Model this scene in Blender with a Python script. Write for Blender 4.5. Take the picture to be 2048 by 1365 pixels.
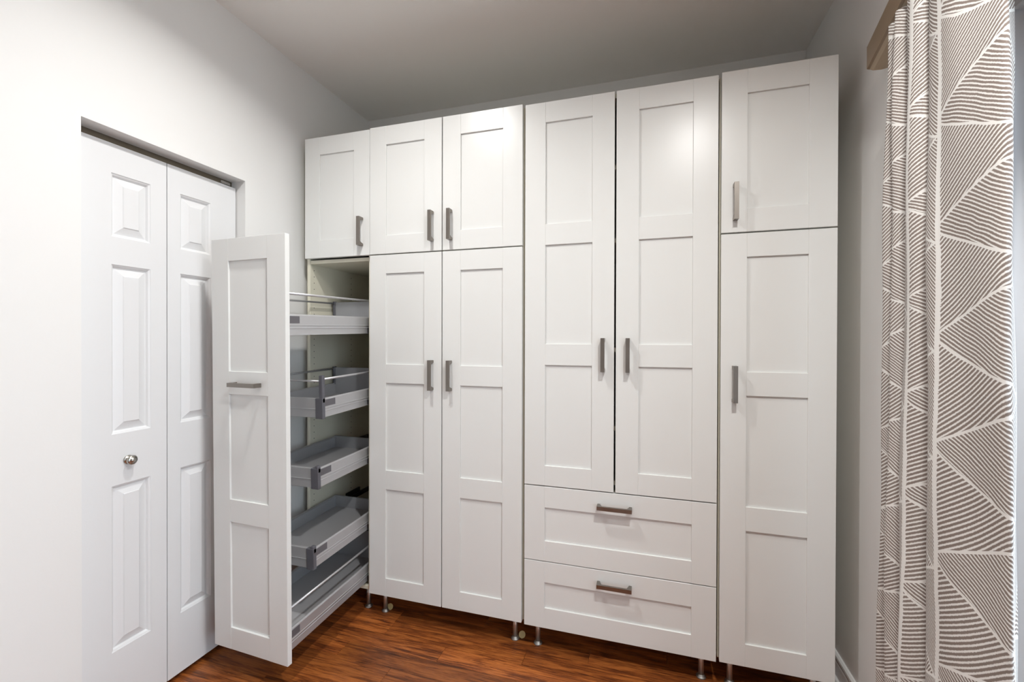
import bpy, bmesh, math, random
from mathutils import Vector, Matrix

for o in list(bpy.data.objects):
    bpy.data.objects.remove(o, do_unlink=True)
SC = bpy.context.scene
COL = SC.collection
random.seed(7)
FZ = 0.114            # height of the cabinet bottoms (leg length) above the floor

# ------------------------------------------------------------------ camera
cam_d = bpy.data.cameras.new('camera')
cam_d.sensor_width = 36.0
cam_d.lens = 879.5 / 2048.0 * 36.0
cam_d.clip_start = 0.02
cam = bpy.data.objects.new('camera', cam_d)
COL.objects.link(cam)
ya, pi_, ro = math.radians(16.8195), math.radians(-0.2585), math.radians(0.1552)
fw = Vector((-math.sin(ya) * math.cos(pi_), math.cos(ya) * math.cos(pi_), math.sin(pi_)))
rt = Vector((math.cos(ya), math.sin(ya), 0))
up = rt.cross(fw)
r2 = rt * math.cos(ro) + up * math.sin(ro)
u2 = -rt * math.sin(ro) + up * math.cos(ro)
M = Matrix((r2, u2, -fw)).transposed().to_4x4()
M.translation = Vector((1.2579, -1.8115, 1.2179 + FZ))
cam.matrix_world = M
SC.camera = cam

# ------------------------------------------------------------------ world, exposure
w = bpy.data.worlds.new('daylight')
SC.world = w
w.use_nodes = True
wb = w.node_tree.nodes['Background']
wb.inputs['Color'].default_value = (0.76, 0.88, 1.0, 1)
wb.inputs['Strength'].default_value = 4.2
SC.view_settings.view_transform = 'Standard'
SC.view_settings.look = 'None'
SC.view_settings.gamma = 1.0
SC.view_settings.use_curve_mapping = False
SC.view_settings.exposure = 0.05

# the two ceiling downlights whose highlights and handle shadows show on the doors (name, x, y, watts)
DOWN = [('cabinet', 0.36, -0.74, 13.0), ('curtain', 1.56, -1.33, 25.0)]

# ------------------------------------------------------------------ materials
def new_mat(name):
    m = bpy.data.materials.new(name)
    m.use_nodes = True
    nt = m.node_tree
    return m, nt, nt.nodes['Principled BSDF']

def noise_bump(nt, bsdf, scale, strength, dist=0.001, detail=3.0, vec=None):
    n = nt.nodes.new('ShaderNodeTexNoise')
    n.inputs['Scale'].default_value = scale
    n.inputs['Detail'].default_value = detail
    if vec is None:
        g = nt.nodes.new('ShaderNodeNewGeometry')
        vec = g.outputs['Position']
    nt.links.new(vec, n.inputs['Vector'])
    b = nt.nodes.new('ShaderNodeBump')
    b.inputs['Strength'].default_value = strength
    b.inputs['Distance'].default_value = dist
    nt.links.new(n.outputs['Fac'], b.inputs['Height'])
    nt.links.new(b.outputs['Normal'], bsdf.inputs['Normal'])
    return n

def paint(name, col, rough=0.5, bump=0.15, scale=180.0, var=0.02, spec=0.5):
    m, nt, b = new_mat(name)
    b.inputs['Roughness'].default_value = rough
    b.inputs['Specular IOR Level'].default_value = spec
    g = nt.nodes.new('ShaderNodeNewGeometry')
    n = nt.nodes.new('ShaderNodeTexNoise')
    n.inputs['Scale'].default_value = 3.0
    n.inputs['Detail'].default_value = 4.0
    nt.links.new(g.outputs['Position'], n.inputs['Vector'])
    mx = nt.nodes.new('ShaderNodeMix'); mx.data_type = 'RGBA'
    mx.inputs['A'].default_value = tuple(c * (1 - var) for c in col) + (1,)
    mx.inputs['B'].default_value = tuple(min(1, c * (1 + var)) for c in col) + (1,)
    nt.links.new(n.outputs['Fac'], mx.inputs['Factor'])
    nt.links.new(mx.outputs['Result'], b.inputs['Base Color'])
    noise_bump(nt, b, scale, bump, 0.0006)
    return m

def metal(name, col, rough, metallic=1.0, stretch=(1, 1, 40), bump=0.05):
    m, nt, b = new_mat(name)
    b.inputs['Base Color'].default_value = col + (1,)
    b.inputs['Metallic'].default_value = metallic
    b.inputs['Roughness'].default_value = rough
    g = nt.nodes.new('ShaderNodeNewGeometry')
    mp = nt.nodes.new('ShaderNodeMapping')
    mp.inputs['Scale'].default_value = stretch
    nt.links.new(g.outputs['Position'], mp.inputs['Vector'])
    n = nt.nodes.new('ShaderNodeTexNoise')
    n.inputs['Scale'].default_value = 30.0
    nt.links.new(mp.outputs['Vector'], n.inputs['Vector'])
    r = nt.nodes.new('ShaderNodeMapRange')
    r.inputs['To Min'].default_value = max(0.05, rough - 0.08)
    r.inputs['To Max'].default_value = rough + 0.08
    nt.links.new(n.outputs['Fac'], r.inputs['Value'])
    nt.links.new(r.outputs['Result'], b.inputs['Roughness'])
    return m

MAT = {}
MAT['wall'] = paint('wall_paint', (0.815, 0.810, 0.795), 0.55, 0.25, 120.0, 0.008)
MAT['ceiling'] = paint('ceiling_paint', (0.91, 0.895, 0.865), 0.8, 0.25, 140.0, 0.008)
MAT['trim'] = paint('trim_paint', (0.80, 0.80, 0.79), 0.35, 0.05, 60.0, 0.01)
MAT['door'] = paint('bifold_paint', (0.775, 0.78, 0.785), 0.38, 0.2, 160.0, 0.01)
MAT['cab'] = paint('cabinet_lacquer', (0.752, 0.757, 0.738), 0.30, 0.06, 300.0, 0.012)
MAT['carcass'] = paint('carcass_laminate', (0.74, 0.71, 0.58), 0.45, 0.03, 200.0, 0.015)
MAT['handle'] = metal('brushed_nickel', (0.27, 0.245, 0.22), 0.38)
MAT['steel'] = metal('steel_leg', (0.60, 0.58, 0.55), 0.42)
MAT['foot'] = metal('foot_steel', (0.40, 0.39, 0.37), 0.5)
MAT['knob'] = metal('satin_nickel_knob', (0.47, 0.45, 0.41), 0.25)
MAT['tray_metal'] = metal('tray_silver', (0.50, 0.50, 0.51), 0.42, 0.55, (1, 1, 1))
MAT['tray_floor'] = paint('tray_floor_grey', (0.42, 0.42, 0.43), 0.5, 0.05, 300.0, 0.02)
MAT['tray_grey'] = paint('tray_wall_grey', (0.33, 0.335, 0.35), 0.5, 0.05, 300.0, 0.02)
MAT['cap'] = paint('cap_plastic', (0.10, 0.10, 0.115), 0.45, 0.03, 200.0, 0.02)
MAT['label'] = paint('label_plate', (0.115, 0.11, 0.12), 0.5, 0.03, 200.0, 0.02)
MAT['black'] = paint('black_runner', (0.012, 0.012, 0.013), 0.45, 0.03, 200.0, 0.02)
MAT['subfloor'] = paint('subfloor_board', (0.45, 0.36, 0.25), 0.8, 0.03, 200.0, 0.02)
MAT['track'] = metal('door_track', (0.20, 0.17, 0.13), 0.45, 0.8, (1, 1, 1))
MAT['valance'] = paint('valance_tan', (0.40, 0.315, 0.215), 0.45, 0.05, 90.0, 0.05)
MAT['valance_edge'] = paint('valance_edge_brown', (0.23, 0.16, 0.10), 0.5, 0.05, 90.0, 0.05)
MAT['vinyl'] = paint('white_vinyl', (0.78, 0.80, 0.83), 0.35, 0.02, 90.0, 0.01)
MAT['pad'] = paint('tan_pad', (0.42, 0.31, 0.13), 0.6, 0.2, 400.0, 0.08)
MAT['ground'] = paint('patio_concrete', (0.55, 0.54, 0.52), 0.9, 0.3, 60.0, 0.06)

m, nt, b = new_mat('pane_glass')
b.inputs['Base Color'].default_value = (1, 1, 1, 1)
b.inputs['Roughness'].default_value = 0.0
b.inputs['Transmission Weight'].default_value = 1.0
b.inputs['IOR'].default_value = 1.05
MAT['glass'] = m

MAT['diffuser'] = paint('lamp_diffuser', (0.85, 0.85, 0.84), 0.5, 0.02, 200.0, 0.01)

def wood_floor():
    m, nt, b = new_mat('laminate_plank')
    N, L = nt.nodes, nt.links
    oi = N.new('ShaderNodeObjectInfo')
    g = N.new('ShaderNodeNewGeometry')
    off = N.new('ShaderNodeVectorMath'); off.operation = 'SCALE'
    off.inputs[0].default_value = (37.0, 91.0, 13.0)
    L.new(oi.outputs['Random'], off.inputs['Scale'])
    ad = N.new('ShaderNodeVectorMath'); ad.operation = 'ADD'
    L.new(g.outputs['Position'], ad.inputs[0]); L.new(off.outputs['Vector'], ad.inputs[1])
    def mapped(sc):
        mp = N.new('ShaderNodeMapping'); mp.inputs['Scale'].default_value = sc
        L.new(ad.outputs['Vector'], mp.inputs['Vector']); return mp.outputs['Vector']
    def noise(vec, scale, detail, rough, dist):
        n = N.new('ShaderNodeTexNoise')
        n.inputs['Scale'].default_value = scale; n.inputs['Detail'].default_value = detail
        n.inputs['Roughness'].default_value = rough; n.inputs['Distortion'].default_value = dist
        L.new(vec, n.inputs['Vector']); return n.outputs['Fac']
    big = noise(mapped((1.3, 8.0, 1.0)), 1.9, 3.0, 0.55, 1.6)     # cathedral figure
    fine = noise(mapped((3.2, 85.0, 1.0)), 2.4, 7.0, 0.70, 1.0)   # pores and streaks
    r1 = N.new('ShaderNodeValToRGB')
    e = r1.color_ramp.elements
    e[0].position = 0.26; e[0].color = (0.075, 0.020, 0.007, 1)
    e[1].position = 0.74; e[1].color = (0.41, 0.130, 0.030, 1)
    k = e.new(0.5); k.color = (0.235, 0.064, 0.015, 1)
    mixf = N.new('ShaderNodeMath'); mixf.operation = 'MULTIPLY_ADD'
    mixf.inputs[1].default_value = 0.40
    L.new(big, mixf.inputs[0])
    fs = N.new('ShaderNodeMath'); fs.operation = 'MULTIPLY'; fs.inputs[1].default_value = 0.60
    L.new(fine, fs.inputs[0]); L.new(fs.outputs[0], mixf.inputs[2])
    st = N.new('ShaderNodeMapRange')
    st.inputs['From Min'].default_value = 0.32; st.inputs['From Max'].default_value = 0.66
    L.new(mixf.outputs[0], st.inputs['Value'])
    L.new(st.outputs['Result'], r1.inputs['Fac'])
    # each plank a little lighter or darker
    tone = N.new('ShaderNodeMapRange')
    tone.inputs['To Min'].default_value = 0.74; tone.inputs['To Max'].default_value = 1.26
    L.new(oi.outputs['Random'], tone.inputs['Value'])
    tm = N.new('ShaderNodeVectorMath'); tm.operation = 'SCALE'
    L.new(r1.outputs['Color'], tm.inputs[0]); L.new(tone.outputs['Result'], tm.inputs['Scale'])
    L.new(tm.outputs['Vector'], b.inputs['Base Color'])
    b.inputs['Roughness'].default_value = 0.34
    bp = N.new('ShaderNodeBump'); bp.inputs['Strength'].default_value = 0.12; bp.inputs['Distance'].default_value = 0.0006
    L.new(fine, bp.inputs['Height']); L.new(bp.outputs['Normal'], b.inputs['Normal'])
    return m
MAT['plank'] = wood_floor()

def curtain_mat():
    m, nt, b = new_mat('leaf_print_cloth')
    N, L = nt.nodes, nt.links
    def val(x):
        n = N.new('ShaderNodeValue'); n.outputs[0].default_value = x; return n.outputs[0]
    def ma(op, a, bb=None, c=None):
        n = N.new('ShaderNodeMath'); n.operation = op
        for i, v in enumerate((a, bb, c)):
            if v is None: continue
            if isinstance(v, (int, float)): n.inputs[i].default_value = v
            else: L.new(v, n.inputs[i])
        return n.outputs[0]
    uv = N.new('ShaderNodeUVMap'); uv.uv_map = 'cloth'
    sep = N.new('ShaderNodeSeparateXYZ'); L.new(uv.outputs['UV'], sep.inputs[0])
    nz = N.new('ShaderNodeTexNoise'); nz.inputs['Scale'].default_value = 8.0; nz.inputs['Detail'].default_value = 2.0
    L.new(uv.outputs['UV'], nz.inputs['Vector'])
    wob = ma('MULTIPLY', ma('SUBTRACT', nz.outputs['Fac'], 0.5), 0.014)
    nz2 = N.new('ShaderNodeTexNoise'); nz2.inputs['Scale'].default_value = 260.0; nz2.inputs['Detail'].default_value = 2.0
    L.new(uv.outputs['UV'], nz2.inputs['Vector'])
    rag = ma('MULTIPLY', ma('SUBTRACT', nz2.outputs['Fac'], 0.5), 0.55)
    s = ma('ADD', sep.outputs['X'], wob)
    z = ma('ADD', sep.outputs['Y'], wob)
    P, Q = 0.25, 0.218
    u = ma('DIVIDE', s, P)
    cell = ma('FLOOR', u)
    fu = ma('SUBTRACT', u, cell)
    v = ma('ADD', ma('DIVIDE', z, Q), ma('MULTIPLY', cell, 0.37))
    p = ma('FRACT', v)
    dn = ma('SUBTRACT', 0.5, ma('ABSOLUTE', ma('SUBTRACT', p, 0.5)))     # 0 at a node of the spine, .5 between
    curve = ma('MULTIPLY', ma('POWER', fu, 0.85), 0.5)
    inB = ma('LESS_THAN', dn, curve)
    below = ma('GREATER_THAN', p, 0.5)
    edge = ma('LESS_THAN', ma('ABSOLUTE', ma('SUBTRACT', dn, curve)), 0.013)
    spine = ma('LESS_THAN', ma('ABSOLUTE', ma('SUBTRACT', fu, 0.03)), ma('ADD', 0.033, ma('MULTIPLY', rag, 0.07)))
    bow = ma('MULTIPLY', ma('MULTIPLY', fu, fu), 0.05)
    cA = ma('SUBTRACT', ma('SUBTRACT', z, ma('MULTIPLY', s, 0.60)), bow)
    cB = ma('ADD', ma('ADD', z, ma('MULTIPLY', s, 0.40)), bow)
    c = ma('ADD', ma('MULTIPLY', cB, inB), ma('MULTIPLY', cA, ma('SUBTRACT', 1.0, inB)))
    per = ma('ADD', 0.0096, ma('MULTIPLY', inB, -0.0016))
    st = ma('FRACT', ma('DIVIDE', c, per))
    tri = ma('MULTIPLY', ma('ABSOLUTE', ma('SUBTRACT', st, 0.5)), 2.0)    # 0 centre of dark line
    tri = ma('ADD', tri, rag)
    mr = N.new('ShaderNodeMapRange'); mr.inputs['From Min'].default_value = 0.44; mr.inputs['From Max'].default_value = 0.72
    L.new(tri, mr.inputs['Value'])
    white = ma('MAXIMUM', ma('MAXIMUM', mr.outputs['Result'], edge), spine)
    mx = N.new('ShaderNodeMix'); mx.data_type = 'RGBA'
    mx.inputs['A'].default_value = (0.275, 0.225, 0.198, 1)
    mx.inputs['B'].default_value = (0.86, 0.84, 0.81, 1)
    L.new(white, mx.inputs['Factor'])
    L.new(mx.outputs['Result'], b.inputs['Base Color'])
    b.inputs['Roughness'].default_value = 0.9
    b.inputs['Specular IOR Level'].default_value = 0.1
    tr = N.new('ShaderNodeBsdfTranslucent')
    L.new(mx.outputs['Result'], tr.inputs['Color'])
    ms = N.new('ShaderNodeMixShader'); ms.inputs[0].default_value = 0.22
    out = N['Material Output']
    L.new(b.outputs[0], ms.inputs[1]); L.new(tr.outputs[0], ms.inputs[2])
    L.new(ms.outputs[0], out.inputs['Surface'])
    return m
MAT['curtain'] = curtain_mat()

# ------------------------------------------------------------------ mesh helpers (world coordinates)
def box(bm, x0, x1, y0, y1, z0, z1, bev=0.0, seg=1):
    vs = [bm.verts.new(p) for p in ((x0, y0, z0), (x1, y0, z0), (x1, y1, z0), (x0, y1, z0),
                                    (x0, y0, z1), (x1, y0, z1), (x1, y1, z1), (x0, y1, z1))]
    fs = [bm.faces.new([vs[i] for i in f]) for f in
          ((3, 2, 1, 0), (4, 5, 6, 7), (0, 1, 5, 4), (1, 2, 6, 5), (2, 3, 7, 6), (3, 0, 4, 7))]
    if bev > 0:
        es = list({e for f in fs for e in f.edges})
        bmesh.ops.bevel(bm, geom=es, offset=bev, segments=seg, profile=0.5, affect='EDGES')

def tube(bm, p0, p1, r0, r1=None, seg=14, caps=True):
    p0, p1 = Vector(p0), Vector(p1)
    r1 = r0 if r1 is None else r1
    d = (p1 - p0).normalized()
    a = d.orthogonal().normalized(); c = d.cross(a)
    A, B = [], []
    for i in range(seg):
        t = 2 * math.pi * i / seg
        o = a * math.cos(t) + c * math.sin(t)
        A.append(bm.verts.new(p0 + o * r0)); B.append(bm.verts.new(p1 + o * r1))
    for i in range(seg):
        j = (i + 1) % seg
        bm.faces.new((A[i], A[j], B[j], B[i])).smooth = True
    if caps:
        bm.faces.new(A[::-1]); bm.faces.new(B)

def lathe(bm, base, axis, prof, seg=24):
    """prof: list of (distance along axis, radius)"""
    base, d = Vector(base), Vector(axis).normalized()
    a = d.orthogonal().normalized(); c = d.cross(a)
    rings = []
    for h, r in prof:
        rings.append([bm.verts.new(base + d * h + (a * math.cos(2 * math.pi * i / seg) + c * math.sin(2 * math.pi * i / seg)) * max(r, 1e-5)) for i in range(seg)])
    for k in range(len(rings) - 1):
        for i in range(seg):
            j = (i + 1) % seg
            bm.faces.new((rings[k][i], rings[k][j], rings[k + 1][j], rings[k + 1][i])).smooth = True
    bm.faces.new(rings[0][::-1]); bm.faces.new(rings[-1])

def prism(bm, pts, axis, a0, a1):
    """extrude a closed 2D outline along axis ('x','y','z'); pts in the other two coordinates in order"""
    def mk(p, a):
        if axis == 'x': return (a, p[0], p[1])
        if axis == 'y': return (p[0], a, p[1])
        return (p[0], p[1], a)
    A = [bm.verts.new(mk(p, a0)) for p in pts]; B = [bm.verts.new(mk(p, a1)) for p in pts]
    n = len(pts)
    for i in range(n):
        j = (i + 1) % n
        bm.faces.new((A[i], A[j], B[j], B[i]))
    bm.faces.new(A[::-1]); bm.faces.new(B)

def wpos(o):
    p = Vector(o.location)
    while o.parent:
        o = o.parent; p = p + Vector(o.location)
    return p

def obj(name, bm, mat, parent=None, xf=None, kind=None, label=None):
    if xf is not None:
        bmesh.ops.transform(bm, matrix=xf, verts=bm.verts)
    bmesh.ops.recalc_face_normals(bm, faces=bm.faces)
    xs = [v.co for v in bm.verts]
    org = Vector(((min(v.x for v in xs) + max(v.x for v in xs)) / 2,
                  (min(v.y for v in xs) + max(v.y for v in xs)) / 2, min(v.z for v in xs)))
    bmesh.ops.translate(bm, verts=bm.verts, vec=-org)
    me = bpy.data.meshes.new(name)
    bm.to_mesh(me); bm.free()
    me.materials.append(MAT[mat])
    o = bpy.data.objects.new(name, me)
    COL.objects.link(o)
    if parent:
        o.parent = parent
        o.location = org - wpos(parent)
    else:
        o.location = org
    if kind: o['kind'] = kind
    if label: o['label'] = label
    return o

def B(name, mat, parent, x0, x1, y0, y1, z0, z1, bev=0.0, xf=None, seg=1, **k):
    bm = bmesh.new(); box(bm, x0, x1, y0, y1, z0, z1, bev, seg)
    return obj(name, bm, mat, parent, xf, **k)

def tag(o, label, cat, group=None):
    o['label'] = label; o['category'] = cat
    if group: o['group'] = group
    return o

def thing(name, label, cat, loc, group=None):
    o = bpy.data.objects.new(name, None)
    COL.objects.link(o); o.location = loc; o.empty_display_size = 0.1
    return tag(o, label, cat, group)

# ------------------------------------------------------------------ room shell
XL, XR, YB, YF, ZC = -0.4324, 1.9903, 0.61, -4.0, 2.6032 + FZ
WT = 0.12
# floor: slab and single planks, rows run along x
floor = B('floor', 'subfloor', None, XL - 0.75, XR + WT, YF - WT, YB + WT, -0.06, -0.008, kind='structure')
pb = bmesh.new(); box(pb, -0.5, 0.5, -0.5, 0.5, -0.008, 0.0)
me_plank = bpy.data.meshes.new('plank')
bmesh.ops.recalc_face_normals(pb, faces=pb.faces)
bm2 = pb
# small chamfer on the upper long edges
top_e = [e for e in bm2.edges if all(abs(v.co.z) < 1e-6 for v in e.verts)]
bmesh.ops.bevel(bm2, geom=top_e, offset=0.0006, segments=1, affect='EDGES')
bm2.to_mesh(me_plank); bm2.free()
me_plank.materials.append(MAT['plank'])
ROW = 0.087
OY0, OY1, OZ = -0.883, -0.293, 1.912 + FZ
fixed = {0: [0.139, 0.780], 1: [0.137, 1.039], 2: [-0.12, 0.55, 1.35], -1: [0.44, 1.18], -2: [0.02, 0.93]}
k0 = math.floor((YF - 0.003) / ROW); k1 = math.ceil((YB - 0.003) / ROW)
for k in range(k0 + 1, k1 + 1):
    ya0 = max(0.003 + (k - 1) * ROW, YF); ya1 = min(0.003 + k * ROW, YB)
    if ya1 - ya0 < 0.01: continue
    cuts = list(fixed.get(k, []))
    if not cuts:
        x = XL + random.uniform(0.25, 0.85)
        while x < XR - 0.2:
            cuts.append(x); x += random.uniform(0.5, 0.95)
    xs = [XL - (0.11 if OY0 < ya0 and ya1 < OY1 + 0.06 else 0.005)] + cuts + [XR + 0.002]
    for a, c in zip(xs[:-1], xs[1:]):
        o = bpy.data.objects.new('plank', me_plank)
        COL.objects.link(o); o.parent = floor
        o.scale = (c - a - 0.0008, ya1 - ya0 - 0.0006, 1.0)
        o.location = Vector(((a + c) / 2, (ya0 + ya1) / 2, 0.0)) - wpos(floor)

B('ceiling', 'ceiling', None, XL - 0.75, XR + WT, YF - WT, YB + WT, ZC, ZC + 0.1, kind='structure')
B('wall_back', 'wall', None, XL - WT, XR + WT, YB, YB + WT, -0.02, ZC + 0.01, kind='structure')
B('wall_front', 'wall', None, XL - WT, XR + WT, YF - WT, YF, -0.02, ZC + 0.01, kind='structure')

# left wall with the closet opening
OY0, OY1, OZ = -0.883, -0.293, 1.912 + FZ
def wall_with_hole(name, xa, xb, ya, yb, hy0, hy1, hz):
    bm = bmesh.new()
    y = [ya, hy0, hy1, yb]; z = [-0.02, hz, ZC + 0.005]
    grid = {}
    for X in (xa, xb):
        for i, yy in enumerate(y):
            for j, zz in enumerate(z):
                grid[(X, i, j)] = bm.verts.new((X, yy, zz))
    for X in (xa, xb):
        for i in range(3):
            for j in range(2):
                if i == 1 and j == 0: continue
                bm.faces.new([grid[(X, i, j)], grid[(X, i + 1, j)], grid[(X, i + 1, j + 1)], grid[(X, i, j + 1)]])
    def q(a, c):
        bm.faces.new([grid[(xa,) + a], grid[(xb,) + a], grid[(xb,) + c], grid[(xa,) + c]])
    q((1, 0), (1, 1)); q((2, 0), (2, 1)); q((1, 1), (2, 1))
    q((0, 0), (0, 1)); q((0, 1), (0, 2)); q((3, 0), (3, 1)); q((3, 1), (3, 2))
    for i in range(3): q((i, 2), (i + 1, 2))
    q((0, 0), (1, 0)); q((2, 0), (3, 0))
    return obj(name, bm, 'wall', None, kind='structure')
wall_left = wall_with_hole('wall_left', XL - WT, XL, YF, YB, OY0, OY1, OZ)
# closet behind the bifold door
bm = bmesh.new()
box(bm, XL - 0.74, XL - 0.70, -1.2, 0.1, -0.02, ZC)
box(bm, XL - 0.74, XL - WT + 0.002, -1.24, -1.2, -0.02, ZC)
box(bm, XL - 0.74, XL - WT + 0.002, 0.1, 0.14, -0.02, ZC)
obj('wall_closet', bm, 'wall', None, kind='structure')

# right wall with the patio door opening
PY0, PY1, PZ = -2.45, -0.585, 1.955 + FZ
wall_with_hole('wall_right', XR, XR + WT, YF, YB, PY0, PY1, PZ)
win = thing('window_1', None, None, (XR + 0.05, (PY0 + PY1) / 2, 0))
del win['label']; del win['category']; win['kind'] = 'structure'
def frame_bar(name, y0, y1, z0, z1, xa=0.004, xb=0.118, par=None, bev=0.004):
    return B(name, 'vinyl', par or win, XR + xa, XR + xb, y0, y1, z0, z1, bev)
frame_bar('jamb', PY1 - 0.035, PY1 + 0.002, 0.0, PZ + 0.002)
frame_bar('jamb', PY0 - 0.002, PY0 + 0.035, 0.0, PZ + 0.002)
frame_bar('head', PY0 + 0.035, PY1 - 0.035, PZ - 0.045, PZ + 0.002)
frame_bar('sill', PY0 + 0.035, PY1 - 0.035, -0.006, 0.03)
ym = (PY0 + PY1) / 2
for (a, c, xa) in ((ym - 0.035, PY1 - 0.037, 0.050), (PY0 + 0.037, ym + 0.035, 0.084)):
    sash = frame_bar('sash_stile', c - 0.075, c, 0.03, PZ - 0.045, xa, xa + 0.03)
    frame_bar('stile', a, a + 0.075, 0.03, PZ - 0.045, xa, xa + 0.03, sash)
    frame_bar('rail', a + 0.075, c - 0.075, PZ - 0.125, PZ - 0.045, xa, xa + 0.03, sash)
    frame_bar('rail', a + 0.075, c - 0.075, 0.03, 0.13, xa, xa + 0.03, sash)
    B('pane', 'glass', sash, XR + xa + 0.012, XR + xa + 0.018, a + 0.07, c - 0.07, 0.125, PZ - 0.12)
# interior casing strip beside the frame
B('patio', 'ground', None, XR + WT, XR + 6.0, -6.0, 3.0, -0.16, -0.06, kind='structure')

# baseboards: profile with a rounded cap and a shoe moulding
def baseboard(name, axis, a0, a1, wall, side):
    pr = [(0, 0), (0.026, 0), (0.026, 0.010), (0.022, 0.018), (0.014, 0.021), (0.012, 0.070), (0.010, 0.080),
          (0.013, 0.086), (0.012, 0.094), (0.006, 0.100), (0, 0.100)]
    bm = bmesh.new()
    prism(bm, [(wall + side * p[0], p[1]) for p in pr], 'y' if axis == 'y' else 'x', a0, a1)
    return obj(name, bm, 'trim', None, kind='structure')
baseboard('baseboard_right', 'y', PY1 + 0.01, YB, XR, -1)
baseboard('baseboard_left', 'y', OY1 + 0.004, YB, XL, 1)
baseboard('baseboard_left_near', 'y', YF, OY0 - 0.004, XL, 1)
baseboard('baseboard_back', 'x', XL + 0.027, XR - 0.027, YB, -1)

# ------------------------------------------------------------------ bifold closet door
door1 = thing('door_1', None, None, (XL - 0.07, (OY0 + OY1) / 2, 0))
del door1['label']; del door1['category']; door1['kind'] = 'structure'
DX = XL - 0.050           # face of the leaves
LZ0, LZ1 = 0.020, 1.882 + FZ
PZS = ((1.565 + FZ, 1.782 + FZ), (0.887 + FZ, 1.470 + FZ), (0.138 + FZ, 0.710 + FZ))
def leaf(y0, y1, py0, py1):
    """flat leaf with three openings; each moulded raised panel is a piece of its own"""
    bm = bmesh.new()
    ys = [y0, py0, py1, y1]
    zs = [LZ0] + [z for p in sorted(PZS) for z in p] + [LZ1]
    g = [[bm.verts.new((DX, y, z)) for z in zs] for y in ys]
    for i in range(3):
        for j in range(len(zs) - 1):
            if i == 1 and j in (1, 3, 5): continue
            bm.faces.new((g[i][j], g[i + 1][j], g[i + 1][j + 1], g[i][j + 1]))
    # edges and back
    def strip(vs, dx):
        ws = [bm.verts.new((v.co.x + dx, v.co.y, v.co.z)) for v in vs]
        n = len(vs)
        for i in range(n):
            j = (i + 1) % n
            bm.faces.new((vs[i], vs[j], ws[j], ws[i]))
        return ws
    nz = len(zs)
    per = [g[0][j] for j in range(nz)] + [g[1][-1], g[2][-1], g[3][-1]] + [g[3][j] for j in range(nz - 2, -1, -1)] + [g[2][0], g[1][0]]
    ws = strip(per, -0.046)
    bm.faces.new(ws)
    for j in (1, 3, 5):
        strip([g[1][j], g[2][j], g[2][j + 1], g[1][j + 1]], -0.012)
    lf = obj('door_leaf', bm, 'door', door1)
    for z0, z1 in PZS:
        bm = bmesh.new()
        prof = [(-0.001, -0.0005), (0.003, -0.0030), (0.006, -0.0045), (0.010, -0.0115), (0.012, -0.0115), (0.036, -0.0030), (0.0385, -0.0008), (0.039, -0.0006)]
        rings = []
        for ins, dep in prof:
            rings.append([bm.verts.new((DX + dep, y, z)) for y, z in ((py0 + ins, z0 + ins), (py1 - ins, z0 + ins), (py1 - ins, z1 - ins), (py0 + ins, z1 - ins))])
        back = [bm.verts.new((DX - 0.02, v.co.y, v.co.z)) for v in rings[0]]
        rings.insert(0, back)
        for a, c in zip(rings[:-1], rings[1:]):
            for i in range(4):
                j = (i + 1) % 4
                bm.faces.new((a[i], a[j], c[j], c[i]))
        bm.faces.new(rings[-1]); bm.faces.new(rings[0][::-1])
        obj('raised_panel', bm, 'door', lf)
    return lf
YJ = -0.590
lf1 = leaf(OY0 + 0.003, YJ - 0.0015, -0.772, -0.648)
lf2 = leaf(YJ + 0.0015, OY1 - 0.005, -0.540, -0.414)
bm = bmesh.new()
lathe(bm, (DX - 0.001, -0.722, 0.790 + FZ), (1, 0, 0),
      [(0, 0.0150), (0.003, 0.0160), (0.005, 0.0135), (0.007, 0.0085), (0.012, 0.0080), (0.015, 0.0130), (0.019, 0.0165), (0.024, 0.0165),
       (0.027, 0.0135), (0.028, 0.0085), (0.030, 0.0080), (0.032, 0.0045), (0.0325, 0.0001)])
obj('knob', bm, 'knob', lf1, label='round satin nickel knob')
# track above the leaves
bm = bmesh.new()
box(bm, DX - 0.060, DX - 0.026, OY0 + 0.001, OY1 - 0.001, OZ - 0.004, OZ + 0.0)
box(bm, DX - 0.030, DX - 0.026, OY0 + 0.001, OY1 - 0.001, OZ - 0.020, OZ - 0.003)
box(bm, DX - 0.060, DX - 0.056, OY0 + 0.001, OY1 - 0.001, OZ - 0.020, OZ - 0.003)
obj('track', bm, 'track', door1)
bm = bmesh.new()
tube(bm, (DX - 0.043, OY1 - 0.030, LZ1 - 0.01), (DX - 0.043, OY1 - 0.030, OZ - 0.003), 0.005)
box(bm, DX - 0.054, DX - 0.020, OY1 - 0.055, OY1 - 0.012, OZ - 0.020, OZ - 0.006, 0.002)
obj('pivot_bracket', bm, 'steel', door1)

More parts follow.
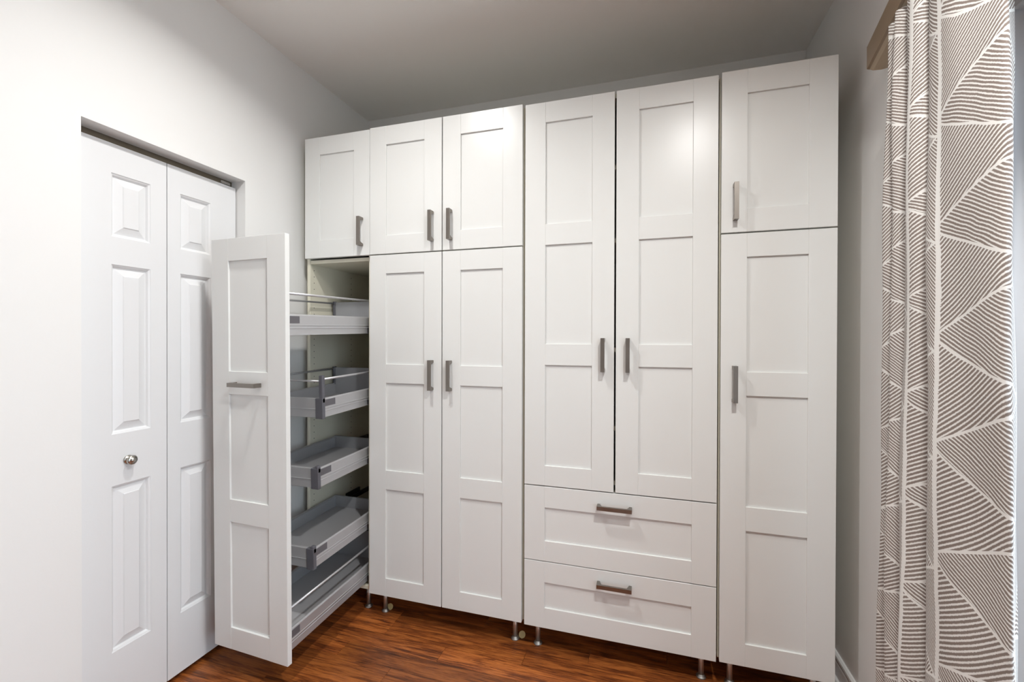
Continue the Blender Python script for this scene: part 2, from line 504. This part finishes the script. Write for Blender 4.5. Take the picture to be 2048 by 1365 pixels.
# ------------------------------------------------------------------ cabinets
ST = 0.088                # width of stiles and rails
def shaker(parent, x0, x1, z0, z1, panels, yf=0.0, xf=None, name='door', mids=True):
    """shaker front: recessed panel sheet + two stiles + rails; panels = [(z low, z high), ...] top to bottom"""
    px0, px1 = x0 + ST, x1 - ST
    d = B(name, 'cab', parent, px0 - 0.012, px1 + 0.012, yf + 0.0075, yf + 0.0165, z0 + 0.03, z1 - 0.03, 0.0, xf)
    bv = 0.0011
    B('stile', 'cab', d, x0, px0, yf, yf + 0.02, z0, z1, bv, xf, 2)
    B('stile', 'cab', d, px1, x1, yf, yf + 0.02, z0, z1, bv, xf, 2)
    edges = [z1] + [z for p in panels for z in (p[1], p[0])] + [z0]
    for i in range(0, len(edges), 2):
        B('rail', 'cab', d, px0 - 0.0002, px1 + 0.0002, yf + 0.0003, yf + 0.0197, edges[i + 1], edges[i], bv * 0.8, xf, 1)
    return d

def handle(parent, cx, cz, vertical=True, yf=0.0, xf=None, L=0.136, W=0.0155, H=0.034):
    """flat bar on two wedge-shaped feet"""
    h = L / 2
    out = [(-h, H), (h, H), (h, 0.003), (h - 0.002, -0.001), (h - 0.011, -0.001), (h - 0.012, 0.006), (h - 0.019, H - 0.0095),
           (-h + 0.019, H - 0.0095), (-h + 0.012, 0.006), (-h + 0.011, -0.001), (-h + 0.002, -0.001), (-h, 0.003)]
    bm = bmesh.new()
    A, C = [], []
    for s, d in out:
        for lst, t in ((A, -W / 2), (C, W / 2)):
            p = (cx + t, yf - d, cz + s) if vertical else (cx + s, yf - d, cz + t)
            lst.append(bm.verts.new(p))
    n = len(out)
    for i in range(n):
        j = (i + 1) % n
        bm.faces.new((A[i], A[j], C[j], C[i]))
    bm.faces.new(A[::-1]); bm.faces.new(C)
    bmesh.ops.bevel(bm, geom=[e for e in bm.edges if len(e.link_faces) == 2 and e.calc_face_angle(0) > 0.9], offset=0.0007, segments=1, affect='EDGES')
    return obj('handle', bm, 'handle', parent, xf, label='brushed nickel bar handle')

def carcass(parent, x0, x1, shelves=(), zt=2.219):
    z0, z1 = FZ + 0.002, FZ + zt - 0.004
    ya, yb, t = 0.0225, 0.597, 0.018
    B('side_panel', 'carcass', parent, x0, x0 + t, ya, yb, z0, z1, 0.0008)
    B('side_panel', 'carcass', parent, x1 - t, x1, ya, yb, z0, z1, 0.0008)
    B('top_panel', 'carcass', parent, x0 + t, x1 - t, ya, yb, z1 - t, z1, 0.0008)
    B('bottom_panel', 'carcass', parent, x0 + t, x1 - t, ya, yb, z0, z0 + t, 0.0008)
    B('back_panel', 'carcass', parent, x0 + t, x1 - t, yb - 0.006, yb, z0 + t, z1 - t)
    for z in shelves:
        B('shelf', 'carcass', parent, x0 + t, x1 - t, ya + 0.003, yb - 0.006, FZ + z, FZ + z + t, 0.0008)

def leg(parent, x, y):
    bm = bmesh.new(); tube(bm, (x, y, 0.008), (x, y, FZ + 0.003), 0.0105, seg=18)
    l = obj('leg', bm, 'steel', parent, label='brushed steel leg')
    bm = bmesh.new()
    lathe(bm, (x, y, 0.0), (0, 0, 1), [(0, 0.0185), (0.003, 0.0192), (0.006, 0.0170), (0.009, 0.0125), (0.014, 0.0118)], 20)
    obj('foot', bm, 'foot', l)

Z = lambda v: v + FZ
LOW = [(Z(1.098), Z(1.525)), (Z(0.596), Z(1.009)), (Z(0.084), Z(0.506))]
UPP = [(Z(1.7045), Z(2.132))]

# -- pantry with the pull-out, beside the closet
c1 = thing('pull_out_pantry', 'open white pantry cabinet with pulled-out tray tower by the closet door', 'cabinet', (-0.19, 0.30, 0))
carcass(c1, -0.3810, -0.0010, (1.594,), 2.214)
for (x, y) in ((-0.052, 0.073), (-0.330, 0.073), (-0.330, 0.54), (-0.052, 0.54)): leg(c1, x, y)
d = shaker(c1, -0.3755, -0.0010, Z(1.6175), Z(2.2150), [(Z(1.7045), Z(2.128))])
handle(d, -0.0436, Z(1.7295))
# shelf-pin holes as flat black discs, the shade of each recess painted on
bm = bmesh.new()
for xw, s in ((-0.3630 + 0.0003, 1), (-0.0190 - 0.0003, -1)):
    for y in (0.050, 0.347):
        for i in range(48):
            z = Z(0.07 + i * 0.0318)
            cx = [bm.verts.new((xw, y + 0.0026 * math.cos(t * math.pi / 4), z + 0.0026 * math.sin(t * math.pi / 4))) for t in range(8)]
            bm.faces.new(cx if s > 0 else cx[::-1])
obj('pin_hole_shade', bm, 'black', c1, kind='stuff', label='rows of flat black discs, painted shade of shelf-pin holes')
# pull-out front, leaning a touch forward
YFN = -0.497
piv = Vector((-0.19, YFN, Z(0.8)))
xf_front = Matrix.Translation(piv) @ Matrix.Rotation(math.radians(-2.4), 4, 'Z') @ Matrix.Rotation(math.radians(0.5), 4, 'X') @ Matrix.Translation(-piv)
pf = shaker(c1, -0.3765, -0.0030, Z(0.000), Z(1.604), [(a - 0.008, c - 0.008) for a, c in LOW[:1]] + [(a - 0.006, c - 0.008) for a, c in LOW[1:2]] + [(Z(0.086), Z(0.502))], YFN, xf_front, 'pull_out_front')
handle(pf, -0.1895, Z(1.041), False, YFN, xf_front)

def tray(z0, yfr, inner, gallery):
    """one metal-sided tray; z0 bottom at the cabinet, yfr its front, sagging a little to the front"""
    x0, x1, yb = -0.3480, -0.0340, 0.190
    z0 = Z(z0)
    pv = Vector((-0.19, 0.034, z0))
    xf = Matrix.Translation(pv) @ Matrix.Rotation(math.radians(1.5), 4, 'X') @ Matrix.Translation(-pv)
    back_h = 0.166 if gallery else 0.083
    t = B('tray', 'tray_floor', c1, x0 + 0.010, x1 - 0.010, yfr, yb, z0 + 0.010, z0 + 0.024, 0.0005, xf)
    for xo, s in ((x1, 1), (x0, -1)):
        pr = [(0, 0), (0, 0.025), (0.0016, 0.026), (0.0016, 0.0285), (0, 0.0295), (0, 0.0365), (0.0016, 0.0375), (0.0016, 0.040), (0, 0.041),
              (0, 0.076), (-0.002, 0.0800), (-0.005, 0.0815), (-0.009, 0.0800), (-0.0115, 0.076), (-0.0125, 0.026), (-0.0125, 0)]
        bm = bmesh.new(); prism(bm, [(xo + s * p[0], z0 + p[1]) for p in pr], 'y', yfr, yb)
        sd = obj('tray_side', bm, 'tray_metal', t, xf)
        # inner lining of the side wall
        B('side_lining', 'tray_grey', t, min(xo - s * 0.0122, xo - s * 0.0140), max(xo - s * 0.0122, xo - s * 0.0140), yfr + 0.002, yb, z0 + 0.022, z0 + 0.0765, 0.0, xf)
        ly = yfr + (0.012 if inner else 0.0)
        B('label_plate', 'label', t, min(xo - s * 0.002, xo + s * 0.0012), max(xo - s * 0.002, xo + s * 0.0012), ly, ly + (0.066 if inner else 0.072), z0 + 0.046, z0 + 0.0735, 0.0, xf)
        if gallery:
            bm = bmesh.new()
            zr = z0 + 0.160
            tube(bm, (xo - s * 0.006, yfr + 0.002, zr), (xo - s * 0.006, yb - 0.002, zr), 0.0048, seg=12)
            obj('gallery_rod', bm, 'tray_metal', t, xf)
            bm = bmesh.new()
            box(bm, xo - s * 0.006 - 0.007, xo - s * 0.006 + 0.007, yb - 0.016, yb + 0.004, z0 + 0.07, z0 + 0.170, 0.002)
            obj('rod_holder', bm, 'cap', t, xf)
    B('tray_back', 'tray_grey', t, x0 + 0.004, x1 - 0.004, yb - 0.010, yb, z0 + 0.012, z0 + back_h, 0.0008, xf)
    if inner:
        f = B('tray_front', 'tray_metal', t, x0 + 0.030, x1 - 0.030, yfr - 0.001, yfr + 0.012, z0 - 0.002, z0 + 0.080, 0.001, xf)
        B('front_lip', 'tray_metal', t, x0 + 0.030, x1 - 0.030, yfr - 0.003, yfr + 0.001, z0 + 0.033, z0 + 0.036, 0.0005, xf)
        for xo, s in ((x1, 1), (x0, -1)):
            bm = bmesh.new()
            a, c = sorted((xo + s * 0.003, xo - s * 0.033))
            box(bm, a, c, yfr - 0.005, yfr + 0.013, z0 - 0.006, z0 + 0.081, 0.0018, 2)
            hh = 0.178 if gallery else 0.091
            a, c = sorted((xo + s * 0.003, xo - s * 0.015))
            box(bm, a, c, yfr - 0.004, yfr + 0.014, z0 + 0.06, z0 + hh, 0.0035, 2)
            obj('corner_cap', bm, 'cap', t, xf)
        if gallery:
            bm = bmesh.new()
            tube(bm, (x0 + 0.006, yfr + 0.006, z0 + 0.152), (x1 - 0.006, yfr + 0.006, z0 + 0.152), 0.0042, seg=12)
            obj('gallery_rod', bm, 'tray_metal', t, xf)
    return t
for (z0, yfr, inner, gal) in ((1.2425, -0.478, False, True), (0.8935, -0.277, True, True), (0.6070, -0.303, True, False),
                              (0.2860, -0.328, True, False), (0.0350, -0.476, False, True)):
    tray(z0, yfr, inner, gal)
    for xa, xb in ((-0.363, -0.350), (-0.032, -0.019)):
        B('drawer_runner', 'black', c1, xa, xb, 0.030, 0.560, Z(z0) + 0.004, Z(z0) + 0.028, 0.001)
    if 0.2 < z0 < 0.3:
        B('runner_bracket', 'black', c1, -0.363, -0.355, 0.298, 0.421, Z(0.291), Z(0.340), 0.001)

# -- double cabinet with four doors
c2 = thing('tall_cabinet', 'white two-door-wide cabinet with two short doors above two long doors', 'cabinet', (0.381, 0.30, 0))
carcass(c2, 0.0005, 0.7605, (1.605, 1.0, 0.5))
for (x, y) in ((0.048, 0.066), (0.711, 0.060), (0.048, 0.54), (0.711, 0.54)): leg(c2, x, y)
for (xa, xb, hx) in ((0.0008, 0.3765, 0.3300), (0.3812, 0.7550, 0.4215)):
    d = shaker(c2, xa, xb, Z(1.6185), Z(2.2200), UPP); handle(d, hx, Z(1.7285))
    d = shaker(c2, xa, xb, Z(0.0000), Z(1.6130), LOW); handle(d, hx, Z(1.0530))

# -- double cabinet with tall doors over two drawers
c3 = thing('drawer_wardrobe', 'white cabinet with two tall doors above two wide drawers', 'cabinet', (1.144, 0.30, 0))
carcass(c3, 0.7635, 1.5235, (1.909, 1.611, 1.166, 0.845, 0.622, 0.580))
for (x, y) in ((0.815, 0.060), (1.475, 0.062), (0.815, 0.54), (1.475, 0.54)): leg(c3, x, y)
TALL = [(Z(1.7015), Z(2.1285)), (Z(1.1975), Z(1.6135)), (Z(0.6845), Z(1.1085))]
for (xa, xb, hx) in ((0.7675, 1.1388, 1.0960), (1.1460, 1.5200, 1.1930)):
    d = shaker(c3, xa, xb, Z(0.6000), Z(2.2140), TALL); handle(d, hx, Z(1.1545))
for (za, zb, pa, pb_, hz) in ((0.2810, 0.5955, 0.3665, 0.5075, 0.541), (-0.0030, 0.2775, 0.0825, 0.1900, 0.2265)):
    dr = shaker(c3, 0.7675, 1.5200, Z(za), Z(zb), [(Z(pa), Z(pb_))], name='drawer_front')
    handle(dr, 1.1435, Z(hz), False)

# -- single cabinet beside the curtain
c4 = thing('narrow_cabinet', 'narrow white cabinet with one short door above one long door beside the curtain', 'cabinet', (1.716, 0.30, 0))
carcass(c4, 1.5265, 1.9040, (1.605, 1.0, 0.5))
for (x, y) in ((1.577, 0.062), (1.855, 0.062), (1.577, 0.54), (1.855, 0.54)): leg(c4, x, y)
d = shaker(c4, 1.5310, 1.9050, Z(1.6185), Z(2.2210), UPP); handle(d, 1.5775, Z(1.7285))
d = shaker(c4, 1.5310, 1.9050, Z(0.0000), Z(1.6130), LOW); handle(d, 1.5770, Z(1.0525))

# ------------------------------------------------------------------ curtain and its valance
def spline(pts, n):
    out = []
    P = [pts[0]] + pts + [pts[-1]]
    for i in range(1, len(P) - 2):
        p0, p1, p2, p3 = (Vector(q) for q in P[i - 1:i + 3])
        for k in range(n):
            t = k / n
            out.append(0.5 * ((2 * p1) + (-p0 + p2) * t + (2 * p0 - 5 * p1 + 4 * p2 - p3) * t * t + (-p0 + 3 * p1 - 3 * p2 + p3) * t ** 3))
    out.append(Vector(pts[-1]))
    return out
TOP = [(1.915, -0.460), (1.868, -0.414), (1.880, -0.452), (1.860, -0.470), (1.885, -0.505), (1.862, -0.525), (1.848, -0.585), (1.900, -0.625),
       (1.868, -0.612), (1.836, -0.655), (1.830, -0.710), (1.834, -0.770), (1.838, -0.848), (1.862, -0.815), (1.93, -0.72)]
BOT = [(1.905, -0.440), (1.868, -0.375), (1.870, -0.430), (1.848, -0.455), (1.858, -0.500), (1.838, -0.540), (1.826, -0.600), (1.890, -0.650),
       (1.858, -0.630), (1.814, -0.705), (1.806, -0.770), (1.810, -0.850), (1.818, -0.925), (1.850, -0.885), (1.925, -0.76)]
NZ, NS = 46, 8
zt, zb = 2.160, 0.035
a, c = spline(TOP, NS), spline(BOT, NS)
rows = []
for j in range(NZ + 1):
    f = j / NZ
    g = f ** 0.85
    z = zt + (zb - zt) * f
    row = []
    for i, (p, q) in enumerate(zip(a, c)):
        r = p.lerp(q, g)
        wv = 0.003 * math.sin(z * 5.1 + i * 0.31) + 0.002 * math.sin(z * 11.0 - i * 0.17)
        row.append((r.x + wv, r.y + 0.4 * wv, z))
    rows.append(row)
bm = bmesh.new()
uvl = bm.loops.layers.uv.new('cloth')
grid = [[bm.verts.new(p) for p in row] for row in rows]
mid = rows[NZ // 2]
S = [0.0]
for p, q in zip(mid[:-1], mid[1:]):
    S.append(S[-1] + (Vector(p) - Vector(q)).length)
SOFF = 0.0
i_sp = min(range(len(mid)), key=lambda i: (abs(i - 9.65 * NS)))       # the wide fold carries a spine
SOFF = -S[i_sp] + 0.25 * 10
for j in range(NZ):
    for i in range(len(mid) - 1):
        vs = [(j, i), (j + 1, i), (j + 1, i + 1), (j, i + 1)]
        fc = bm.faces.new([grid[y][x] for y, x in vs])
        fc.smooth = True
        for lp, (y, x) in zip(fc.loops, vs):
            lp[uvl].uv = (S[x] + SOFF, rows[y][x][2] + 0.4694)
cu = obj('curtain', bm, 'curtain', None)
sol = cu.modifiers.new('thickness', 'SOLIDIFY'); sol.thickness = 0.0022; sol.offset = 0
tag(cu, 'taupe and cream leaf-print curtain gathered beside the narrow cabinet', 'curtain')

# tan valance board the curtain hangs from, skewed off the wall
va = thing('curtain_valance', 'tan valance board above the leaf-print curtain', 'valance', (1.90, -0.62, 2.17))
dirv = Vector((-0.1655, -0.9862, 0)).normalized()      # along the board, away from the cabinets
nrm = Vector((0.9862, -0.1655, 0))                     # towards the wall
org = Vector((1.920, -0.183, 2.0575 + FZ))
pr = [(0.000, 0.000), (0.010, -0.006), (0.030, -0.009), (0.050, -0.007), (0.060, -0.003), (0.068, -0.003), (0.068, 0.075), (0.004, 0.075), (0.000, 0.070)]
def sweep(prf, l0, l1):
    bm = bmesh.new()
    A = [bm.verts.new(org + nrm * p[0] + Vector((0, 0, p[1])) + dirv * l0) for p in prf]
    C = [bm.verts.new(org + nrm * p[0] + Vector((0, 0, p[1])) + dirv * l1) for p in prf]
    n = len(prf)
    for i in range(n):
        bm.faces.new((A[i], A[(i + 1) % n], C[(i + 1) % n], C[i]))
    bm.faces.new(A[::-1]); bm.faces.new(C)
    return bm
obj('board', sweep(pr, 0.0, 1.9), 'valance', va)
obj('front_edge', sweep([(-0.006, 0.002), (0.0005, -0.001), (0.0005, 0.072), (-0.006, 0.070)], 0.0, 1.9), 'valance_edge', va)

# ------------------------------------------------------------------ small discs on the floor under the cabinets
def disc(x, y, r, tilt, yaw, label):
    bm = bmesh.new()
    lathe(bm, (0, 0, 0), (0, 0, 1), [(0, r * 0.96), (0.0008, r), (0.0022, r), (0.003, r * 0.95)], 22)
    h = r * math.sin(math.radians(tilt))
    xf = Matrix.Translation((x, y, h + 0.0002)) @ Matrix.Rotation(math.radians(yaw), 4, 'Z') @ Matrix.Rotation(math.radians(tilt), 4, 'X')
    return tag(obj('furniture_pad', bm, 'pad', None, xf), label, 'pad')
disc(0.7385, 0.074, 0.0150, 68, 25, 'round tan pad standing on edge beside a cabinet leg, between the two wide cabinets')
disc(0.062, 0.082, 0.0150, 50, 25, 'round tan pad propped behind a leg of the four-door cabinet')

# ------------------------------------------------------------------ ceiling lamps
for (ln, x, y, wv), lb in zip(DOWN, ('round white downlight in the ceiling before the four-door cabinet', 'round white downlight in the ceiling near the patterned curtain')):
    t = thing('recessed_light_offscreen', lb, 'downlight', (x, y, ZC), 'downlights in the ceiling')
    bm = bmesh.new()
    lathe(bm, (x, y, ZC + 0.001), (0, 0, -1), [(0, 0.080), (0.006, 0.078), (0.009, 0.070), (0.010, 0.058), (0.006, 0.054)], 32)
    obj('trim_ring', bm, 'trim', t)
    bm = bmesh.new()
    lathe(bm, (x, y, ZC - 0.006), (0, 0, -1), [(0, 0.053), (0.0052, 0.053), (0.0056, 0.051)], 32)
    obj('diffuser', bm, 'diffuser', t)
    ld = bpy.data.lights.new('downlight_' + ln + '_offscreen', 'AREA')
    ld.shape = 'DISK'; ld.size = 0.10; ld.energy = wv; ld.color = (1.0, 0.988, 0.965); ld.spread = math.radians(150)
    lo = bpy.data.objects.new('downlight_' + ln + '_offscreen', ld)
    COL.objects.link(lo); lo.parent = t; lo.location = (0, 0, -0.014)
